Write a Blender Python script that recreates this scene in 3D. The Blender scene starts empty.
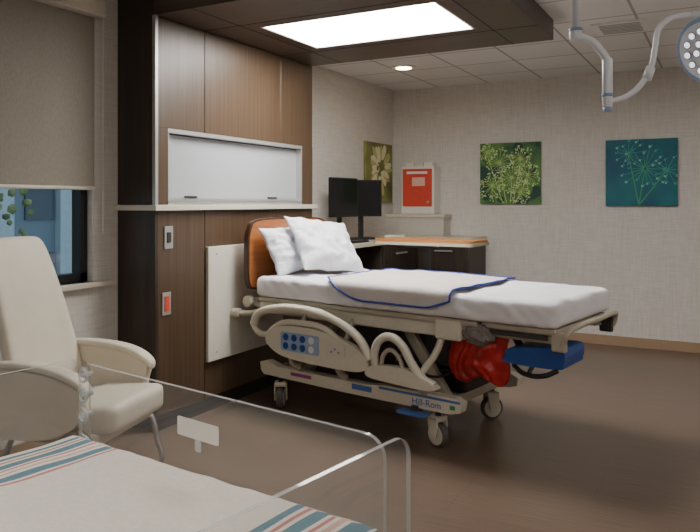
import bpy, bmesh, math, random
from mathutils import Vector, Matrix, noise
random.seed(4)
scene = bpy.context.scene
PI = math.pi

# ------------------------------------------------------------------ materials
def lin(c):
    r = []
    for v in c[:3]:
        v = v / 255.0
        r.append(v / 12.92 if v <= 0.04045 else ((v + 0.055) / 1.055) ** 2.4)
    return (r[0], r[1], r[2], 1.0)

def base_mat(name):
    m = bpy.data.materials.new(name)
    m.use_nodes = True
    return m, m.node_tree, m.node_tree.nodes["Principled BSDF"]

def mat(name, col, rough=0.5, metal=0.0, var=0.06, scale=30.0, bump=0.0, bscale=200.0, emit=0.0, coat=0.0, trans=0.0):
    m, nt, b = base_mat(name)
    c = lin(col)
    b.inputs["Roughness"].default_value = rough
    b.inputs["Metallic"].default_value = metal
    b.inputs["Coat Weight"].default_value = coat
    tc = nt.nodes.new("ShaderNodeTexCoord")
    n = nt.nodes.new("ShaderNodeTexNoise")
    n.inputs["Scale"].default_value = scale
    n.inputs["Detail"].default_value = 3
    nt.links.new(tc.outputs["Object"], n.inputs["Vector"])
    r = nt.nodes.new("ShaderNodeValToRGB")
    r.color_ramp.elements[0].position = 0.3
    r.color_ramp.elements[1].position = 0.7
    r.color_ramp.elements[0].color = tuple(max(0, x * (1 - var)) for x in c[:3]) + (1,)
    r.color_ramp.elements[1].color = tuple(min(1, x * (1 + var)) for x in c[:3]) + (1,)
    nt.links.new(n.outputs["Fac"], r.inputs["Fac"])
    nt.links.new(r.outputs["Color"], b.inputs["Base Color"])
    if bump > 0:
        n2 = nt.nodes.new("ShaderNodeTexNoise")
        n2.inputs["Scale"].default_value = bscale
        nt.links.new(tc.outputs["Object"], n2.inputs["Vector"])
        bp = nt.nodes.new("ShaderNodeBump")
        bp.inputs["Strength"].default_value = bump
        bp.inputs["Distance"].default_value = 0.01
        nt.links.new(n2.outputs["Fac"], bp.inputs["Height"])
        nt.links.new(bp.outputs["Normal"], b.inputs["Normal"])
    return m

def streak_mat(name, c0, c1, scale_vec, rough=0.5, detail=4, coat=0.0, bump=0.05, second=None, p0=0.3, p1=0.7):
    m, nt, b = base_mat(name)
    b.inputs["Roughness"].default_value = rough
    b.inputs["Coat Weight"].default_value = coat
    tc = nt.nodes.new("ShaderNodeTexCoord")
    def nz(sv):
        mp = nt.nodes.new("ShaderNodeMapping")
        mp.inputs["Scale"].default_value = sv
        nt.links.new(tc.outputs["Object"], mp.inputs["Vector"])
        n = nt.nodes.new("ShaderNodeTexNoise")
        n.inputs["Scale"].default_value = 1.0
        n.inputs["Detail"].default_value = detail
        nt.links.new(mp.outputs["Vector"], n.inputs["Vector"])
        return n.outputs["Fac"]
    f = nz(scale_vec)
    if second:
        g = nz(second)
        a = nt.nodes.new("ShaderNodeMath"); a.operation = 'ADD'
        nt.links.new(f, a.inputs[0]); nt.links.new(g, a.inputs[1])
        h = nt.nodes.new("ShaderNodeMath"); h.operation = 'MULTIPLY'
        nt.links.new(a.outputs[0], h.inputs[0]); h.inputs[1].default_value = 0.5
        f = h.outputs[0]
    r = nt.nodes.new("ShaderNodeValToRGB")
    r.color_ramp.elements[0].position = p0
    r.color_ramp.elements[1].position = p1
    r.color_ramp.elements[0].color = lin(c0)
    r.color_ramp.elements[1].color = lin(c1)
    nt.links.new(f, r.inputs["Fac"])
    nt.links.new(r.outputs["Color"], b.inputs["Base Color"])
    if bump > 0:
        bp = nt.nodes.new("ShaderNodeBump")
        bp.inputs["Strength"].default_value = bump
        bp.inputs["Distance"].default_value = 0.005
        nt.links.new(f, bp.inputs["Height"])
        nt.links.new(bp.outputs["Normal"], b.inputs["Normal"])
    return m

def brick_mat(name, c1, c2, mortar, w, h, ms, rough, offset=0.0, streak=None, swap=False, coat=0.0):
    m, nt, b = base_mat(name)
    b.inputs["Roughness"].default_value = rough
    b.inputs["Coat Weight"].default_value = coat
    tc = nt.nodes.new("ShaderNodeTexCoord")
    br = nt.nodes.new("ShaderNodeTexBrick")
    br.offset = offset
    br.inputs["Scale"].default_value = 1.0
    br.inputs["Brick Width"].default_value = w
    br.inputs["Row Height"].default_value = h
    br.inputs["Mortar Size"].default_value = ms
    br.inputs["Mortar Smooth"].default_value = 0.0
    br.inputs["Color1"].default_value = lin(c1)
    br.inputs["Color2"].default_value = lin(c2)
    br.inputs["Mortar"].default_value = lin(mortar)
    nt.links.new(tc.outputs["Object"], br.inputs["Vector"])
    out = br.outputs["Color"]
    if streak:
        mp = nt.nodes.new("ShaderNodeMapping")
        mp.inputs["Scale"].default_value = streak
        nt.links.new(tc.outputs["Object"], mp.inputs["Vector"])
        n = nt.nodes.new("ShaderNodeTexNoise")
        n.inputs["Scale"].default_value = 1.0
        n.inputs["Detail"].default_value = 5
        nt.links.new(mp.outputs["Vector"], n.inputs["Vector"])
        mr = nt.nodes.new("ShaderNodeMapRange")
        mr.inputs["From Min"].default_value = 0.3
        mr.inputs["From Max"].default_value = 0.7
        mr.inputs["To Min"].default_value = 0.74
        mr.inputs["To Max"].default_value = 1.24
        nt.links.new(n.outputs["Fac"], mr.inputs["Value"])
        mx = nt.nodes.new("ShaderNodeVectorMath"); mx.operation = 'SCALE'
        nt.links.new(out, mx.inputs[0]); nt.links.new(mr.outputs["Result"], mx.inputs["Scale"])
        out = mx.outputs["Vector"]
        bp = nt.nodes.new("ShaderNodeBump")
        bp.inputs["Strength"].default_value = 0.2
        bp.inputs["Distance"].default_value = 0.004
        nt.links.new(n.outputs["Fac"], bp.inputs["Height"])
        nt.links.new(bp.outputs["Normal"], b.inputs["Normal"])
    nt.links.new(out, b.inputs["Base Color"])
    return m

def clear_mat(name, tint, refl=0.5, opacity=0.0):
    m = bpy.data.materials.new(name); m.use_nodes = True
    nt = m.node_tree
    for n in list(nt.nodes): nt.nodes.remove(n)
    o = nt.nodes.new("ShaderNodeOutputMaterial")
    t = nt.nodes.new("ShaderNodeBsdfTransparent"); t.inputs[0].default_value = tint
    g = nt.nodes.new("ShaderNodeBsdfGlossy"); g.inputs["Roughness"].default_value = 0.03
    d = nt.nodes.new("ShaderNodeBsdfDiffuse"); d.inputs[0].default_value = (0.8, 0.82, 0.82, 1)
    lw = nt.nodes.new("ShaderNodeLayerWeight"); lw.inputs[0].default_value = 0.5
    pw = nt.nodes.new("ShaderNodeMath"); pw.operation = 'POWER'; pw.inputs[1].default_value = 4.0
    ma = nt.nodes.new("ShaderNodeMath"); ma.operation = 'MULTIPLY_ADD'; ma.inputs[1].default_value = refl; ma.inputs[2].default_value = 0.025
    nt.links.new(lw.outputs["Facing"], pw.inputs[0]); nt.links.new(pw.outputs[0], ma.inputs[0])
    mx = nt.nodes.new("ShaderNodeMixShader")
    nt.links.new(ma.outputs[0], mx.inputs[0]); nt.links.new(t.outputs[0], mx.inputs[1]); nt.links.new(g.outputs[0], mx.inputs[2])
    m2 = nt.nodes.new("ShaderNodeMixShader"); m2.inputs[0].default_value = opacity
    nt.links.new(mx.outputs[0], m2.inputs[1]); nt.links.new(d.outputs[0], m2.inputs[2])
    nt.links.new(m2.outputs[0], o.inputs[0])
    return m

def emis(name, col, s):
    m = bpy.data.materials.new(name); m.use_nodes = True
    nt = m.node_tree
    for n in list(nt.nodes): nt.nodes.remove(n)
    o = nt.nodes.new("ShaderNodeOutputMaterial")
    e = nt.nodes.new("ShaderNodeEmission"); e.inputs[0].default_value = lin(col); e.inputs[1].default_value = s
    nt.links.new(e.outputs[0], o.inputs[0])
    return m

M_wall_xz = streak_mat("wallpaper_weave", (194, 189, 182), (226, 222, 216), (170, 170, 6), 0.75, second=(7, 7, 170), bump=0.1)
M_wall_plain = mat("painted_wall", (196, 190, 180), 0.8, var=0.04)
M_ceil = brick_mat("ceiling_tiles", (228, 227, 225), (222, 221, 219), (168, 166, 164), 0.61, 0.61, 0.010, 0.9)
M_floor = brick_mat("woven_vinyl_planks", (106, 88, 75), (102, 85, 72), (90, 74, 62), 1.22, 0.46, 0.0015, 0.30, offset=0.5, streak=(3, 120, 1))
M_wood = streak_mat("walnut_laminate", (66, 51, 38), (90, 71, 54), (40, 40, 1.0), 0.4, detail=8, bump=0.02, p0=0.25, p1=0.75)
M_wood_dark = streak_mat("dark_walnut", (42, 34, 28), (62, 51, 42), (30, 30, 1.5), 0.45, detail=6, bump=0.02)
M_wood_canopy = streak_mat("canopy_walnut", (62, 50, 42), (80, 65, 54), (1.2, 40, 40), 0.4, detail=6, bump=0.01)
M_gap = mat("dark_gap", (25, 20, 16), 0.8)
M_alu = mat("brushed_aluminium", (176, 176, 174), 0.4, metal=0.5, var=0.03)
M_ledge = mat("solid_surface_beige", (206, 198, 184), 0.35, var=0.04, scale=120)
M_frost = mat("frosted_sliding_panel", (170, 174, 178), 0.28, var=0.02)
M_white = mat("white_plastic", (226, 224, 218), 0.4, var=0.02)
M_panel = mat("cream_wall_guard", (208, 203, 191), 0.4, var=0.02)
M_grey = mat("grey_plate", (150, 150, 148), 0.4, var=0.03)
M_red = mat("red_plastic", (208, 70, 52), 0.45, var=0.05)
M_redbag = mat("red_bag_film", (168, 24, 22), 0.38, var=0.3, scale=9, bump=0.6, bscale=22)
M_black = mat("black_plastic", (22, 22, 24), 0.4, var=0.1)
M_dgrey = mat("dark_grey_metal", (62, 60, 60), 0.4, metal=0.3, var=0.08)
M_bed = mat("bed_beige_plastic", (212, 206, 189), 0.35, var=0.03)
M_bed2 = mat("bed_beige_metal", (180, 172, 155), 0.4, metal=0.1, var=0.04)
M_blue = mat("blue_vinyl", (30, 74, 146), 0.4, var=0.08)
M_btn = mat("button_blue", (70, 110, 180), 0.4, var=0.03)
M_purple = mat("magenta_label", (150, 60, 130), 0.5)
M_green = mat("green_label", (60, 150, 80), 0.5)
M_sheet = mat("bed_sheet_cotton", (228, 226, 231), 0.85, var=0.03, scale=6, bump=0.45, bscale=11)
M_pad = mat("quilted_pad", (202, 195, 192), 0.85, var=0.04, scale=6, bump=0.45, bscale=14)
M_bluetrim = mat("blue_piping", (26, 54, 146), 0.7)
M_pillow = mat("pillow_cotton", (226, 228, 235), 0.85, var=0.02, scale=5, bump=0.5, bscale=9)
M_hb = streak_mat("cherry_headboard", (142, 84, 44), (174, 112, 64), (3, 3, 24), 0.3, detail=4, coat=0.3, bump=0.01)
M_tabletop = streak_mat("oak_tabletop", (152, 98, 50), (176, 120, 68), (3, 26, 3), 0.4, bump=0.01)
M_rubber = mat("caster_rubber", (90, 88, 86), 0.6)
M_vinyl = mat("cream_upholstery", (206, 197, 180), 0.5, var=0.03, scale=10, bump=0.05, bscale=120)
M_chrome = mat("satin_chrome", (190, 190, 192), 0.22, metal=0.9, var=0.02)
M_blind = streak_mat("roller_blind_fabric", (128, 121, 110), (146, 138, 127), (300, 300, 40), 0.85, bump=0.05)
M_frame = mat("window_frame_black", (26, 26, 28), 0.4)
M_glass = clear_mat("window_glass", (0.92, 0.96, 0.97, 1), refl=0.4)
M_acryl = clear_mat("clear_acrylic", (0.98, 0.985, 0.985, 1), refl=0.35, opacity=0.035)
M_acryl_edge = clear_mat("acrylic_edge", (0.86, 0.89, 0.89, 1), opacity=0.40)
M_base = mat("tan_baseboard", (160, 134, 107), 0.5)
M_lightpanel = emis("troffer_diffuser", (255, 252, 246), 38.0)
M_fill_panel = emis("fill_panel_glow", (255, 248, 240), 12.0)  # glow for the added panels that lift the room's ambient light
M_down = emis("downlight_lens", (255, 222, 176), 25.0)
M_led = emis("led_lens", (235, 240, 255), 1.6)
M_armw = mat("exam_light_white", (216, 220, 226), 0.3, var=0.02)
M_armb = mat("exam_light_blue", (130, 155, 190), 0.35, var=0.02)
M_brown = mat("brown_door", (120, 90, 64), 0.5)

# ------------------------------------------------------------------ mesh helpers
def link(ob, parent=None):
    scene.collection.objects.link(ob)
    if parent is not None:
        ob.parent = parent
    return ob

def empty(name, loc=(0, 0, 0), rz=0.0):
    e = bpy.data.objects.new(name, None)
    e.empty_display_size = 0.1
    e.location = loc
    e.rotation_euler = (0, 0, rz)
    scene.collection.objects.link(e)
    return e

def finish(name, bm, m, parent, smooth=False):
    me = bpy.data.meshes.new(name)
    bmesh.ops.recalc_face_normals(bm, faces=bm.faces)
    bm.to_mesh(me); bm.free()
    if isinstance(m, (list, tuple)):
        for x in m: me.materials.append(x)
    else:
        me.materials.append(m)
    if smooth:
        for p in me.polygons: p.use_smooth = True
    ob = bpy.data.objects.new(name, me)
    return link(ob, parent)

def box(name, x0, x1, y0, y1, z0, z1, m, parent=None, bev=0.0, seg=2):
    bm = bmesh.new()
    bmesh.ops.create_cube(bm, size=1.0)
    for v in bm.verts:
        v.co = Vector(((x0 + x1) / 2 + v.co.x * (x1 - x0), (y0 + y1) / 2 + v.co.y * (y1 - y0), (z0 + z1) / 2 + v.co.z * (z1 - z0)))
    if bev > 0:
        bmesh.ops.bevel(bm, geom=list(bm.edges), offset=bev, segments=seg, profile=0.5, affect='EDGES')
    return finish(name, bm, m, parent, smooth=False)

def cyl(name, p0, p1, r, m, parent=None, r2=None, n=24, bev=0.0):
    p0 = Vector(p0); p1 = Vector(p1)
    d = p1 - p0
    bm = bmesh.new()
    bmesh.ops.create_cone(bm, cap_ends=True, segments=n, radius1=r, radius2=r if r2 is None else r2, depth=d.length)
    q = d.to_track_quat('Z', 'Y').to_matrix().to_4x4()
    if bev > 0:
        es = [e for e in bm.edges if any(len(f.verts) > 4 for f in e.link_faces)]
        bmesh.ops.bevel(bm, geom=es, offset=bev, segments=2, profile=0.5, affect='EDGES')
    bmesh.ops.transform(bm, matrix=Matrix.Translation((p0 + p1) / 2) @ q, verts=bm.verts)
    ob = finish(name, bm, m, parent)
    for p in ob.data.polygons:
        p.use_smooth = len(p.vertices) == 4
    return ob

def tube(name, pts, r, m, parent=None, cyclic=False, smooth=True, res=6, flat=None):
    cu = bpy.data.curves.new(name, 'CURVE')
    cu.dimensions = '3D'
    cu.bevel_depth = r
    cu.bevel_resolution = 4
    cu.use_fill_caps = True
    if smooth:
        sp = cu.splines.new('BEZIER')
        sp.bezier_points.add(len(pts) - 1)
        for i, p in enumerate(pts):
            bp = sp.bezier_points[i]
            bp.co = p
            bp.handle_left_type = 'AUTO'; bp.handle_right_type = 'AUTO'
        sp.resolution_u = res
    else:
        sp = cu.splines.new('POLY')
        sp.points.add(len(pts) - 1)
        for i, p in enumerate(pts): sp.points[i].co = (*p, 1)
    sp.use_cyclic_u = cyclic
    tmp = bpy.data.objects.new("tmp", cu)
    scene.collection.objects.link(tmp)
    dg = bpy.context.evaluated_depsgraph_get()
    me = bpy.data.meshes.new_from_object(tmp.evaluated_get(dg))
    bpy.data.objects.remove(tmp)
    bpy.data.curves.remove(cu)
    me.name = name
    me.materials.clear(); me.materials.append(m)
    for p in me.polygons: p.use_smooth = True
    ob = bpy.data.objects.new(name, me)
    return link(ob, parent)

def plate(name, pts, origin, ax, ay, an, th, m, parent=None, bev=0.0, rim=None):
    """extruded polygon: pts 2D in (ax, ay), thickness th along an, centred"""
    ax = Vector(ax); ay = Vector(ay); an = Vector(an); origin = Vector(origin)
    bm = bmesh.new()
    vs = [bm.verts.new(origin + ax * p[0] + ay * p[1] - an * th / 2) for p in pts]
    f = bm.faces.new(vs)
    r = bmesh.ops.extrude_face_region(bm, geom=[f])
    for v in r['geom']:
        if isinstance(v, bmesh.types.BMVert): v.co += an * th
    if bev > 0:
        es = [e for e in bm.edges if e.calc_face_angle(0) > 1.2]
        bmesh.ops.bevel(bm, geom=es, offset=bev, segments=3, profile=0.5, affect='EDGES')
    if rim is not None:
        for f in bm.faces: f.material_index = 1 if len(f.verts) == 4 else 0
        return finish(name, bm, [m, rim], parent)
    return finish(name, bm, m, parent)

def rrect(x0, x1, y0, y1, r, n=6, corners=(1, 1, 1, 1)):
    out = []
    cs = [(x0 + r, y0 + r, PI), (x1 - r, y0 + r, 1.5 * PI), (x1 - r, y1 - r, 0), (x0 + r, y1 - r, 0.5 * PI)]
    rc = [(x0, y0), (x1, y0), (x1, y1), (x0, y1)]
    for i, (cx, cy, a) in enumerate(cs):
        if corners[i]:
            for k in range(n + 1):
                t = a + k / n * PI / 2
                out.append((cx + r * math.cos(t), cy + r * math.sin(t)))
        else:
            out.append(rc[i])
    return out

def smooth_poly(pts, n=6):
    out = []
    N = len(pts)
    for i in range(N):
        p0, p1, p2, p3 = [Vector(pts[(i + k) % N]) for k in (-1, 0, 1, 2)]
        for k in range(n):
            t = k / n
            out.append(tuple(0.5 * ((2 * p1) + (-p0 + p2) * t + (2 * p0 - 5 * p1 + 4 * p2 - p3) * t * t + (-p0 + 3 * p1 - 3 * p2 + p3) * t ** 3)))
    return out

# ------------------------------------------------------------------ room shell
XW = -3.64; XF = -3.30; YB = 7.82; ZC = 2.88; XR = 2.4; Y0 = -2.2
ZCAN = 2.73; YC = 5.37; XCAN = -1.17; YN = 3.41
box("floor", XW - 0.1, XR + 0.1, Y0 - 0.1, YB + 0.1, -0.1, 0.0, M_floor)
box("ceiling", XW - 0.1, XR + 0.1, Y0 - 0.1, YB + 0.1, ZC, ZC + 0.1, M_ceil)
box("wall_back", XW - 0.1, XR + 0.1, YB, YB + 0.12, 0, ZC, M_wall_xz)
box("wall_right", XR, XR + 0.12, Y0, YB, 0, ZC, M_wall_xz)
box("wall_rear", XW - 0.1, XR + 0.1, Y0 - 0.12, Y0, 0, ZC, M_wall_plain)
WY0, WY1, WZ0, WZ1 = 0.75, 3.20, 0.99, 2.80
wl = bmesh.new()
def addb(bm, x0, x1, y0, y1, z0, z1):
    r = bmesh.ops.create_cube(bm, size=1.0)
    for v in r['verts']:
        v.co = Vector(((x0 + x1) / 2 + v.co.x * (x1 - x0), (y0 + y1) / 2 + v.co.y * (y1 - y0), (z0 + z1) / 2 + v.co.z * (z1 - z0)))
addb(wl, XW - 0.2, XW, Y0, WY0, 0, ZC)
addb(wl, XW - 0.2, XW, WY1, YB, 0, ZC)
addb(wl, XW - 0.2, XW, WY0, WY1, 0, WZ0)
addb(wl, XW - 0.2, XW, WY0, WY1, WZ1, ZC)
finish("wall_left", wl, M_wall_xz, None)
box("baseboard_back", -2.44, XR, YB - 0.015, YB, 0, 0.10, M_base)
box("baseboard_right", XR - 0.015, XR, Y0, YB - 0.015, 0, 0.10, M_base)
box("baseboard_left", XW, XW + 0.015, Y0, YN - 0.001, 0, 0.10, M_base)

# window
w = empty("window_1", (XW - 0.1, 0, 0))
box("frame_bottom", -0.03, 0.05, WY0, WY1, WZ0, WZ0 + 0.055, M_frame, w)
box("frame_top", -0.03, 0.05, WY0, WY1, WZ1 - 0.05, WZ1, M_frame, w)
box("frame_right", -0.03, 0.05, WY1 - 0.055, WY1, WZ0, WZ1, M_frame, w)
box("frame_left", -0.03, 0.05, WY0, WY0 + 0.05, WZ0, WZ1, M_frame, w)
box("mullion", -0.03, 0.05, 1.95, 2.0, WZ0, WZ1, M_frame, w)
box("glass", 0.0, 0.006, WY0 + 0.04, WY1 - 0.04, WZ0 + 0.04, WZ1 - 0.04, M_glass, w)
box("trim_sill", XW - 0.15, XW + 0.05, WY0 - 0.05, WY1 + 0.14, WZ0 - 0.035, WZ0, M_ledge, bev=0.005)
b = empty("roller_blind")
box("blind_fabric", XW + 0.012, XW + 0.016, WY0 - 0.05, WY1 + 0.0, 1.60, 2.72, M_blind, b)
box("cassette", XW + 0.001, XW + 0.09, WY0 - 0.08, WY1 + 0.03, 2.70, 2.80, M_ledge, b, bev=0.01)
cyl("hem_bar", (XW + 0.014, WY0 - 0.05, 1.595), (XW + 0.014, WY1, 1.595), 0.012, M_ledge, b)
tube("pull_chain", [(XW + 0.05, WY1 + 0.04, 2.71), (XW + 0.05, WY1 + 0.04, 1.3)], 0.003, M_white, b, smooth=False)
# building outside
ext = empty("neighbour_building")
M_fac = mat("facade_concrete", (112, 134, 150), 0.8)
M_facl = mat("facade_pale_column", (170, 190, 204), 0.8)
M_facw = mat("facade_glass", (60, 80, 96), 0.2)
box("facade", -12.0, -11.0, -4, 20, -4, 7, M_fac, ext)
for k in range(14):
    y_ = 1.0 + k * 1.3
    box("facade_column", -11.0, -10.85, y_, y_ + (0.35 if k % 2 else 0.6), -4, 7, M_facl, ext)
    for i in range(4):
        box("facade_window", -11.0, -10.96, y_ + .65, y_ + 1.25, -3.2 + i * 2.2, -1.6 + i * 2.2, M_facw, ext)
box("ground_outside", -30, XW - 0.4, -20, 26, -4.3, -4.0, mat("asphalt", (60, 62, 64), 0.9))
tree = empty("tree", (-8.4, 5.30, -4.0))
cyl("trunk", (0, 0, 0), (0, 0, 4.6), .12, mat("bark", (70, 56, 44), .9), tree, r2=.06)
bm = bmesh.new()
for i in range(480):
    r_ = bmesh.ops.create_icosphere(bm, subdivisions=1, radius=random.uniform(.025, .07))
    off = Vector((random.gauss(0, .34), random.gauss(0, .34), random.uniform(3.6, 6.2)))
    for v_ in r_['verts']:
        v_.co = v_.co * (1 + .6 * noise.noise(v_.co * 9 + off)) + off
finish("foliage", bm, mat("leaves", (116, 134, 92), .8, var=.6, scale=7), tree)

# ------------------------------------------------------------------ headwall cabinetry
c = empty("headwall_cabinet")
box("side_upper", XW + 0.001, XF - 0.006, YN, YN + 0.03, 1.49, ZC - 0.002, M_wood_dark, c)
box("side_lower", XW + 0.001, XF - 0.006, YN, YN + 0.03, 0.0, 1.45, M_wood_dark, c)
box("carcass_lower", XW + 0.001, XF - 0.02, YN + 0.03, YC, 0.0, 1.45, M_gap, c)
box("carcass_upper", XW + 0.001, XF - 0.02, YN + 0.03, YC, 2.0, ZC - 0.002, M_gap, c)
box("ledge", XW + 0.001, XF + 0.035, YN - 0.03, YC + 0.02, 1.45, 1.487, M_ledge, c, bev=0.004)
box("metal_trim_upper", XF - 0.02, XF + 0.006, YN - 0.004, YN + 0.022, 1.488, ZCAN, M_alu, c)
box("metal_trim_lower", XF - 0.02, XF + 0.004, YN - 0.004, YN + 0.02, 0.0, 1.45, M_wood_dark, c)
ys = [YN + 0.026, 3.903, 4.866, YC]
for i in range(3):
    box("upper_door_%d" % (i + 1), XF - 0.02, XF, ys[i] + 0.002, ys[i + 1] - 0.003, 2.0, ZCAN - 0.001, M_wood, c, bev=0.002, seg=1)
ys2 = [YN + 0.022, 3.903, 4.80, YC]
for i in range(3):
    box("lower_panel_%d" % (i + 1), XF - 0.02, XF, ys2[i] + 0.002, ys2[i + 1] - 0.003, 0.10, 1.449, M_wood, c, bev=0.002, seg=1)
box("toe_kick", XF - 0.02, XF - 0.004, YN + 0.02, YC, 0, 0.10, M_gap, c)
box("niche_jamb_near", XW + 0.001, XF, YN + 0.026, 3.53, 1.488, 2.0, M_wood, c)
box("niche_jamb_far", XW + 0.001, XF, 5.20, YC, 1.488, 2.0, M_wood, c)
box("niche_back", XW + 0.001, XW + 0.02, 3.53, 5.20, 1.488, 2.0, M_white, c)
box("sliding_panel", XF - 0.07, XF - 0.055, 3.535, 5.195, 1.50, 1.965, M_frost, c)
for nm, a in (("frame_top", (3.53, 5.20, 1.972, 2.0)), ("frame_bottom", (3.53, 5.20, 1.488, 1.51)), ("frame_near", (3.53, 3.545, 1.50, 1.98)), ("frame_far", (5.185, 5.20, 1.50, 1.98))):
    box(nm, XF - 0.06, XF - 0.002, a[0], a[1], a[2], a[3], M_alu, c)
box("panel_rail", XF - 0.07, XF - 0.048, 3.545, 5.185, 1.515, 1.535, M_alu, c)
for yy in (3.75, 4.75):
    box("finger_pull", XF - 0.056, XF - 0.042, yy, yy + 0.12, 1.535, 1.550, M_dgrey, c)
p = empty("switch_plate", (XF, 3.53, 1.27))
box("plate", 0.0, 0.008, -0.04, 0.04, -0.075, 0.075, M_grey, p, bev=0.002)
box("rocker", 0.008, 0.013, -0.018, 0.018, -0.035, 0.035, M_dgrey, p)
p = empty("emergency_outlet", (XF, 3.51, 0.83))
box("plate", 0.0, 0.008, -0.04, 0.04, -0.075, 0.075, M_grey, p, bev=0.002)
box("red_socket", 0.008, 0.013, -0.02, 0.02, -0.05, 0.05, M_red, p)
p = empty("wall_guard_panel", (XF, 0, 0))
box("guard_panel", 0.001, 0.028, 3.91, 4.86, 0.36, 1.185, M_panel, p, bev=0.004)
for yy in (4.0, 4.4, 4.78):
    for zz in (0.42, 1.13):
        cyl("screw", (0.028, yy, zz), (0.031, yy, zz), 0.008, M_alu, p, n=12)

# canopy
c = empty("ceiling_canopy")
LX0, LX1, LY0, LY1 = -2.90, -1.58, 4.01, 4.78
cb = bmesh.new()
X0c = XF + 0.0
for (a, bb, cc, dd) in ((X0c, LX0, YN, YC), (LX1, XCAN, YN, YC), (LX0, LX1, YN, LY0), (LX0, LX1, LY1, YC)):
    addb(cb, a, bb, cc, dd, ZCAN, ZC - 0.001)
finish("canopy_body", cb, M_wood_canopy, c)
box("groove_1", XF + 0.001, XCAN, 3.90, 3.906, ZCAN - 0.0015, ZCAN + 0.001, M_gap, c)
box("groove_2", XF + 0.001, XCAN, 4.865, 4.871, ZCAN - 0.0015, ZCAN + 0.001, M_gap, c)
box("groove_3", -2.995, -2.989, YN, YC, ZCAN - 0.0015, ZCAN + 0.001, M_gap, c)
box("groove_4", -1.48, -1.474, YN, YC, ZCAN - 0.0015, ZCAN + 0.001, M_gap, c)
t = empty("recessed_troffer_light")
box("diffuser", LX0 + 0.015, LX1 - 0.015, LY0 + 0.015, LY1 - 0.015, ZCAN + 0.012, ZCAN + 0.02, M_lightpanel, t)
for a in ((LX0 + .001, LX1 - .001, LY0 + .001, LY0 + .02), (LX0 + .001, LX1 - .001, LY1 - .02, LY1 - .001), (LX0 + .001, LX0 + .02, LY0 + .02, LY1 - .02), (LX1 - .02, LX1 - .001, LY0 + .02, LY1 - .02)):
    box("rim", a[0], a[1], a[2], a[3], ZCAN + 0.002, ZCAN + 0.03, M_white, t)

# downlight, vent, added fill panels out of view
d = empty("recessed_downlight", (-2.91, 6.50, ZC))
cyl("trim_ring", (0, 0, -0.012), (0, 0, -0.001), 0.125, M_white, d, n=32)
cyl("lens", (0, 0, -0.016), (0, 0, -0.012), 0.078, M_down, d, n=32)
v = empty("ceiling_vent", (-0.75, 5.84, ZC))
box("vent_frame", -0.2, 0.2, -0.2, 0.2, -0.012, -0.001, M_white, v, bev=0.003)
for i in range(7):
    box("louver_slot", -0.15, 0.15, -0.155 + i * 0.046, -0.13 + i * 0.046, -0.014, -0.011, M_grey, v)
for (tx, ty) in ((1.2, 2.2), (1.2, 5.4), (-1.4, 0.4), (1.2, -0.8)):  # unseen ceiling panels, added to brighten the room
    t = empty("added_fill_panel", (tx, ty, ZC))
    box("diffuser", -0.57, 0.57, -0.27, 0.27, -0.008, -0.001, M_fill_panel, t)
    for a in ((-0.61, 0.61, -0.305, -0.27), (-0.61, 0.61, 0.27, 0.305), (-0.61, -0.57, -0.27, 0.27), (0.57, 0.61, -0.27, 0.27)):
        box("rim", a[0], a[1], a[2], a[3], -0.014, -0.001, M_white, t)

# ------------------------------------------------------------------ counter and desk
k = empty("nurse_counter")
box("top_side", XW + 0.001, -3.04, YC + 0.001, YB - 0.001, 1.08, 1.12, M_ledge, k, bev=0.004)
box("top_back", -3.04, -2.45, 7.20, YB - 0.001, 1.08, 1.12, M_ledge, k, bev=0.004)
box("base_back", -3.06, -2.47, 7.23, YB - 0.001, 0.0, 1.08, M_wood_dark, k)
box("base_side_far", XW + 0.001, -3.06, 6.3, YB - 0.001, 0.0, 1.08, M_wood_dark, k)
box("base_side_near", XW + 0.001, -3.06, YC + 0.001, YC + 0.04, 0.0, 1.08, M_wood, k)
for i in range(3):
    z0 = 0.15 + i * 0.31
    box("drawer_back", -3.0, -2.50, 7.215, 7.23, z0, z0 + 0.29, M_wood_dark, k, bev=0.002)
    box("drawer_pull", -2.85, -2.65, 7.19, 7.205, z0 + 0.2, z0 + 0.215, M_alu, k)
    box("drawer_side", -3.06, -3.045, 6.33, 7.15, z0, z0 + 0.29, M_wood_dark, k, bev=0.002)
    box("drawer_pull", -3.04, -3.02, 6.6, 6.85, z0 + 0.2, z0 + 0.215, M_alu, k)
bsx = empty("counter_backsplash_shelf", (0, 0, 1.1205))
box("riser", XW + 0.001, -2.90, 7.60, YB - 0.001, 0, 0.21, M_wall_plain, bsx)
box("shelf", XW + 0.001, -2.88, 7.58, YB - 0.001, 0.21, 0.249, M_ledge, bsx, bev=0.004)

M_scr = mat("screen_off", (12, 14, 18), 0.15)
def monitor(loc, rz, w=0.44, h=0.35):
    m = empty("computer_monitor", loc, rz)   # screen faces local -Y
    box("screen_body", -w / 2, w / 2, 0.0, 0.035, 0.24, 0.24 + h, M_black, m, bev=0.006)
    box("screen_glass", -w / 2 + 0.015, w / 2 - 0.015, -0.003, 0.0, 0.255, 0.225 + h, M_scr, m)
    box("back_bulge", -w / 3, w / 3, 0.035, 0.07, 0.28, 0.22 + h * 0.9, M_black, m, bev=0.012)
    box("stand_neck", -0.025, 0.025, 0.05, 0.085, 0.02, 0.36, M_black, m, bev=0.005)
    box("stand_foot", -0.12, 0.12, -0.04, 0.15, 0.0, 0.02, M_black, m, bev=0.006)
ZT = 1.1205
monitor((-3.36, 6.08, ZT), math.radians(84), w=.46, h=.39)
monitor((-3.34, 6.44, ZT), math.radians(50), w=.42, h=.38)
kb = empty("keyboard", (-3.15, 5.86, ZT), math.radians(85))
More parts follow.
